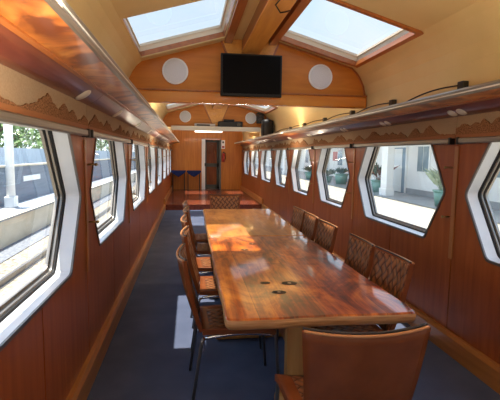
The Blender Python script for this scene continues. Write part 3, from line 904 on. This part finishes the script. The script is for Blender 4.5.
RY = [(2.51, 'nearest in the right row'), (2.995, 'second in the right row, touching the nearest chair'), (3.74, 'third in the right row, after the wide gap'), (4.28, 'fourth in the right row'), (4.76, 'farthest in the right row')]
for k, (y, t) in enumerate(RY):
    place(.268 - .012 * (k > 1) + .012 * (k == 0), y, PI / 2 + .02 * (-1) ** k, 'dark woven-front leather dining chair, ' + t)

# ------------------------------------------------------------------ outdoors, left: tracks and platform
a = MB(); a.box(-5.0, -1.5, -40, 110, -1.3, -1.1)
tag(a.build('ballast', M['ballast']), 'pale stone ballast of the tracks outside the left windows', 'ballast', kind='stuff')
a = MB(); a.box(-5.6, -5.0, -40, 110, -1.3, -1.08)
tag(a.build('gravel_strip', M['dark_gravel']), 'dark gravel strip at the foot of the far platform', 'gravel', kind='stuff')
for x, t in ((-4.25, 'outer steel rail of the neighbouring track, next to the platform'), (-3.18, 'inner steel rail of the neighbouring track, next to the carriage')):
    a = MB(); a.prism_y([(x - .06, -1.1), (x + .06, -1.1), (x + .06, -1.085), (x + .012, -1.07), (x + .012, -.99), (x + .034, -.98), (x + .034, -.95), (x - .034, -.95), (x - .034, -.98), (x - .012, -.99), (x - .012, -1.07), (x - .06, -1.085)], -40, 110)
    tag(a.build('railway_rail', M['rail_steel']), t, 'rail')
pl = empty('station_platform', (-6.2, 0, -1.3)); tag(pl, 'low station platform with cream face across the left track', 'platform')
MB().box(-1.5, .60, -40, 110, 0, .94).build('core', M['cream_paint'], pl)
MB().box(-1.5, .65, -40, 110, .94, 1.0, .01).build('paving', M['platform_top'], pl)
MB().box(.50, .655, -40, 110, .994, 1.002).build('edge_line', M['cream_paint'], pl, 'cream painted edge line')
bw = empty('boundary_wall', (-6.75, 0, -.30)); tag(bw, 'blue-grey boarded barrier along the far platform with pale cap', 'wall')
MB().box(-.05, .05, -40, 110, 0, 1.26).build('boards', M['blue_grey'], bw)
MB().box(-.09, .09, -40, 110, 1.26, 1.33, .01).build('cap', M['cream_paint'], bw, 'cream capping rail')
pq = MB(); pq.box(-6.70, -6.67, 16.9, 18.7, .40, .60, .004)
tag(pq.build('plaque', M['white']), 'small white plaque on the blue-grey barrier', 'sign')
fn = empty('paling_fence', (-8.6, 0, -.3)); tag(fn, 'pale paling fence under the trees beyond the platform', 'fence')
a = MB()
y = -10.0
while y < 90: a.box(-.012, .012, y, y + .16, 0, 1.95); y += .19
a.build('palings', M['fence_white'], fn)
MB().box(-.06, -.02, -10, 90, .4, .5).build('fence_rail', M['fence_white'], fn)
MB().box(-.06, -.02, -10, 90, 1.5, 1.6).build('fence_rail', M['fence_white'], fn)
a = MB(); a.box(-60, -7.7, -40, 140, -1.4, -.3)
tag(a.build('grass_verge', M['leaf2']), 'green verge beyond the far platform', 'grass', kind='stuff')
po = empty('platform_post', (-6.35, 14.85, -.30)); tag(po, 'white post standing on the far platform', 'post')
MB().box(-.16, .16, -.16, .16, 0, .35, .02).build('plinth', M['white'], po)
MB().cyl((0, 0, 2.1), .13, 3.6, 'z', 20).build('shaft', M['white'], po)
MB().cyl((0, 0, 3.95), .22, .14, 'z', 20, bev=.03).build('post_cap', M['white'], po)

def tree(x, y, h, r, seed, label, group, mat='leaf', leaves=900, z0=-.3):
    rnd = random.Random(seed)
    o = empty('tree', (x, y, z0)); tag(o, label, 'tree', group)
    a = MB(); a.tube([(0, 0, 0), (.05, .03, h * .3), (-.05, .08, h * .62)], [.16, .12, .06], 8)
    for k in range(5):
        t = rnd.uniform(0, 2 * PI)
        a.tube([(.02, .04, h * .33), (r * .4 * math.cos(t), r * .4 * math.sin(t), h * .55), (r * .7 * math.cos(t), r * .7 * math.sin(t), h * .72)], [.08, .05, .02], 6)
    a.build('trunk', M['bark'], o)
    a = MB()
    blobs = [(rnd.uniform(-.5, .5) * r, rnd.uniform(-.5, .5) * r, h * rnd.uniform(.32, .9), r * rnd.uniform(.45, .7)) for _ in range(9)]
    for k in range(leaves):
        bx_, by_, bz_, br_ = rnd.choice(blobs)
        d = Vector((rnd.gauss(0, 1), rnd.gauss(0, 1), rnd.gauss(0, 1))).normalized() * br_ * rnd.uniform(.75, 1.05)
        p = Vector((bx_, by_, bz_)) + d
        if p.z < .25: p.z = .25 + rnd.random() * .3
        u = Vector((rnd.gauss(0, 1), rnd.gauss(0, 1), rnd.gauss(0, 1))).normalized(); w = u.orthogonal().normalized()
        s_ = rnd.uniform(.10, .24)
        a.face([p - u * s_, p + w * s_ * .45, p + u * s_, p - w * s_ * .45])
    a.build('foliage', M[mat], o, recalc=False)
gt = 'trees beyond the far platform'
for k, (x, y, h, r) in enumerate([(-11.9, 13, 5.5, 2.2), (-11.6, 17.5, 6.0, 2.4), (-12.0, 21.5, 5.0, 2.1), (-11.7, 26, 6.2, 2.6), (-12.2, 31, 5.6, 2.5), (-11.8, 37, 6.5, 2.8), (-12.4, 44, 6.0, 3.0), (-12.0, 52, 6.5, 3.2), (-12.6, 62, 7.0, 3.6)]):
    tree(x, y, h, r, 40 + k, 'leafy green tree behind the pale fence seen through the left windows', gt)

# ------------------------------------------------------------------ outdoors, right: forecourt and station building
a = MB(); a.box(1.62, 7.15, -30, 110, -.5, -.15)
tag(a.build('forecourt', M['concrete']), 'sunlit pale concrete platform outside the right windows', 'ground', kind='structure')
a = MB(); a.box(7.15, 14, -30, 110, -.5, -.148)
tag(a.build('veranda_paving', M['shade_floor']), 'grey paving under the veranda of the station building', 'ground', kind='structure')
sb = empty('station_building', (9, 20, -.15)); tag(sb, 'white station building with blue-grey doors under a veranda', 'building')
MB().box(0, .3, -40, 80, 0, 3.6).build('wall', M['white_wall'], sb)
MB().box(-.03, 0, -40, 80, 0, .25).build('plinth', M['shade_floor'], sb)
for yy in (-12.5, -1.0, 10.0, 22.0):
    d = MB().box(-.05, .0, yy - .62, yy + .55, 0, 2.05, .01).build('door', M['door_blue'], sb)
    MB().box(-.065, -.03, yy - .28, yy + .52, .02, 2.0, .005).build('door_panel', M['white_wall'], d, 'pale door leaf')
    MB().box(-.08, 0, yy - .70, yy - .62, 0, 2.13).build('door_trim', M['white_wall'], d)
for yy in (-7.4, -3.05, 4.5, 7.0, 15.0, 18.5, 27.0):
    f = MB().box(-.05, .0, yy - .52, yy + .52, .95, 2.15, .01).build('window', M['white_wall'], sb)
    MB().box(-.06, -.045, yy - .42, yy - .02, 1.03, 2.07).build('pane', M['dark_glass'], f)
    MB().box(-.06, -.045, yy + .02, yy + .42, 1.03, 2.07).build('pane', M['dark_glass'], f)
MB().box(-2.35, .4, -40, 80, 3.45, 3.60).build('veranda_roof', M['white_wall'], sb)
MB().box(-2.40, -2.32, -40, 80, 3.25, 3.62).build('veranda_fascia', M['white_wall'], sb)
for yy, t in ((9.6, 'nearest'), (17.35, 'second'), (27.0, 'third'), (37.0, 'farthest')):
    p = empty('veranda_column', (7.6, yy, -.15)); tag(p, 'white square veranda column, %s of those in front of the station building' % t, 'column', 'veranda columns')
    MB().box(-.15, .15, -.28, .28, 0, 3.45, .02).build('shaft', M['white_wall'], p)
    MB().box(-.19, .19, -.32, .32, 0, .3, .02).build('plinth', M['white_wall'], p)
    MB().box(-.20, .20, -.33, .33, 3.25, 3.45, .02).build('capital', M['white_wall'], p)

def pot_plant(x, y, r, h, ph, mats, seed, label, n=90, spread=1.0):
    rnd = random.Random(seed)
    o = empty('potted_plant', (x, y, -.15)); tag(o, label, 'plant', 'potted plants along the station building')
    a = MB(); a.cyl((0, 0, h / 2), r * .72, h, 'z', 24, r2=r); a.build('pot', M['pot_green'], o)
    MB().cyl((0, 0, h - .02), r * 1.08, .05, 'z', 24, bev=.01).build('pot_rim', M['pot_green'], o)
    for mi, mname in enumerate(mats):
        a = MB()
        for k in range(n // len(mats)):
            t = rnd.uniform(0, 2 * PI); lean = rnd.uniform(.1, .8) * spread; L = ph * rnd.uniform(.6, 1.05)
            ofs = (mi - (len(mats) - 1) / 2) * r * .7
            d = Vector((math.cos(t) * lean, math.sin(t) * lean, 1)).normalized(); sd = d.cross(Vector((rnd.gauss(0, 1), rnd.gauss(0, 1), .2))).normalized()
            p0 = Vector((0, ofs, h)) + Vector((math.cos(t), math.sin(t), 0)) * r * .4 * rnd.random()
            w = rnd.uniform(.03, .07); pts = []
            st = rnd.uniform(.2, .5)
            p1 = p0 + d * L * st; p2 = p0 + d * L * (st + .25) ; p3 = p0 + d * L + Vector((math.cos(t), math.sin(t), -.4)) * L * .15
            a.face([p0, p0 + sd * .008, p1 + sd * .008, p1])
            a.face([p1 - sd * .005, p2 - sd * w, p3, p2 + sd * w])
        a.build('foliage', M[mname], o, recalc=False)
pot_plant(8.0, 19.0, .36, .55, .95, ['leaf_red', 'leaf2'], 1, 'green pot with reddish plant by the building wall, left of the blue-grey door', 110)
pot_plant(7.7, 13.4, .30, .55, .85, ['leaf_pale'], 2, 'green pot with pale leafy shrub near the right edge of the large window', 120)
pot_plant(8.1, 24.3, .40, .60, .45, ['leaf2'], 3, 'green pot with grey-green shrub seen through the second right window', 110, 1.8)
pot_plant(7.6, 25.6, .40, .40, .55, ['leaf2'], 4, 'wide green pot with spreading grey-green bush farther along the platform', 130, 2.4)
pot_plant(7.6, 29.0, .40, .50, .55, ['leaf2'], 5, 'green pot with low bush seen through the third right window', 110, 2.2)
pb = MB(); pb.box(8.965, 8.998, 27.5, 28.5, 1.15, 1.75, .005)
tag(pb.build('poster', M['red']), 'red notice board on the white station wall', 'sign')

# ------------------------------------------------------------------ light
w = bpy.data.worlds.new('sky'); S.world = w; w.use_nodes = True
nt = w.node_tree; bgn = nt.nodes['Background']
tc = nt.nodes.new('ShaderNodeTexCoord'); sp = nt.nodes.new('ShaderNodeSeparateXYZ'); nt.links.new(tc.outputs['Generated'], sp.inputs['Vector'])
r = ramp(nt, [(.0, (.84, .91, 1.0)), (.30, (.60, .79, 1.0)), (1.0, (.44, .65, 1.0))])
nt.links.new(sp.outputs['Z'], r.inputs['Fac'])
nz = nt.nodes.new('ShaderNodeTexNoise'); nz.inputs['Scale'].default_value = 3.0; nz.inputs['Detail'].default_value = 6
nt.links.new(tc.outputs['Generated'], nz.inputs['Vector'])
mixc = nt.nodes.new('ShaderNodeMixRGB'); mixc.inputs['Color2'].default_value = (.85, .92, 1, 1)
rz = ramp(nt, [(.45, (0, 0, 0)), (.7, (.7, .7, .7))]); nt.links.new(nz.outputs['Fac'], rz.inputs['Fac'])
nt.links.new(rz.outputs['Color'], mixc.inputs['Fac']); nt.links.new(r.outputs['Color'], mixc.inputs['Color1'])
nt.links.new(mixc.outputs['Color'], bgn.inputs['Color'])
bgn.inputs['Strength'].default_value = 1.5

sd = bpy.data.lights.new('sun', 'SUN'); sd.energy = 10.5; sd.color = (1, .94, .84); sd.angle = math.radians(.6)
so = bpy.data.objects.new('sun', sd); COL.objects.link(so); so.location = (-3, 2, 20)
so.rotation_euler = Vector((.115, -.07, -1)).to_track_quat('-Z', 'Y').to_euler()

def area(name, loc, direction, sx, sy, power, col):
    l = bpy.data.lights.new(name, 'AREA'); l.shape = 'RECTANGLE'; l.size = sx; l.size_y = sy; l.energy = power; l.color = col
    o = bpy.data.objects.new(name, l); COL.objects.link(o); o.location = loc
    d = Vector(direction).normalized(); o.rotation_euler = d.to_track_quat('-Z', 'Y').to_euler()
    return o
# added fill lights without fittings, over the racks, shining up onto the vault
for s in (-1, 1):
    for y0, y1 in ((-2.2, 4.7), (5.2, 10.5), (11.2, 16.2)):
        area('rack_fill_light', (s * 1.20, (y0 + y1) / 2, 1.935), (-s * .25, 0, 1), .06, y1 - y0, 7.4 * (y1 - y0), (1, .86, .66))

# added fill lights, unseen: behind the viewer and behind each bulkhead
area('hidden_fill_light', (0, -1.9, 2.25), (0, .75, -.66), 1.8, .16, 6, (1, .88, .72))
area('hidden_fill_light', (0, 5.02, 2.20), (0, .75, -.66), 1.8, .16, 9, (1, .88, .72))
area('hidden_fill_light', (0, 11.02, 2.20), (0, .75, -.66), 1.8, .16, 12, (1, .88, .72))

# ------------------------------------------------------------------ camera
cd = bpy.data.cameras.new('camera'); cam = bpy.data.objects.new('camera', cd); COL.objects.link(cam)
th, ps, ro = math.radians(6.0), math.radians(8.01), math.radians(.77)
fw = Vector((math.sin(ps) * math.cos(th), math.cos(ps) * math.cos(th), -math.sin(th)))
rt = Vector((math.cos(ps), -math.sin(ps), 0)); up = rt.cross(fw)
r2 = rt * math.cos(ro) + up * math.sin(ro); u2 = -rt * math.sin(ro) + up * math.cos(ro)
mm = Matrix((r2, u2, -fw)).transposed().to_4x4(); mm.translation = Vector((-.667, 0, 1.5))
cam.matrix_world = mm
cd.sensor_fit = 'HORIZONTAL'; cd.sensor_width = 36; cd.lens = 434.3 / 500 * 36; cd.clip_start = .02; cd.clip_end = 400
S.camera = cam
S.view_settings.view_transform = 'Standard'; S.view_settings.look = 'None'
S.view_settings.exposure = .84; S.view_settings.gamma = 1.0; S.view_settings.use_curve_mapping = False
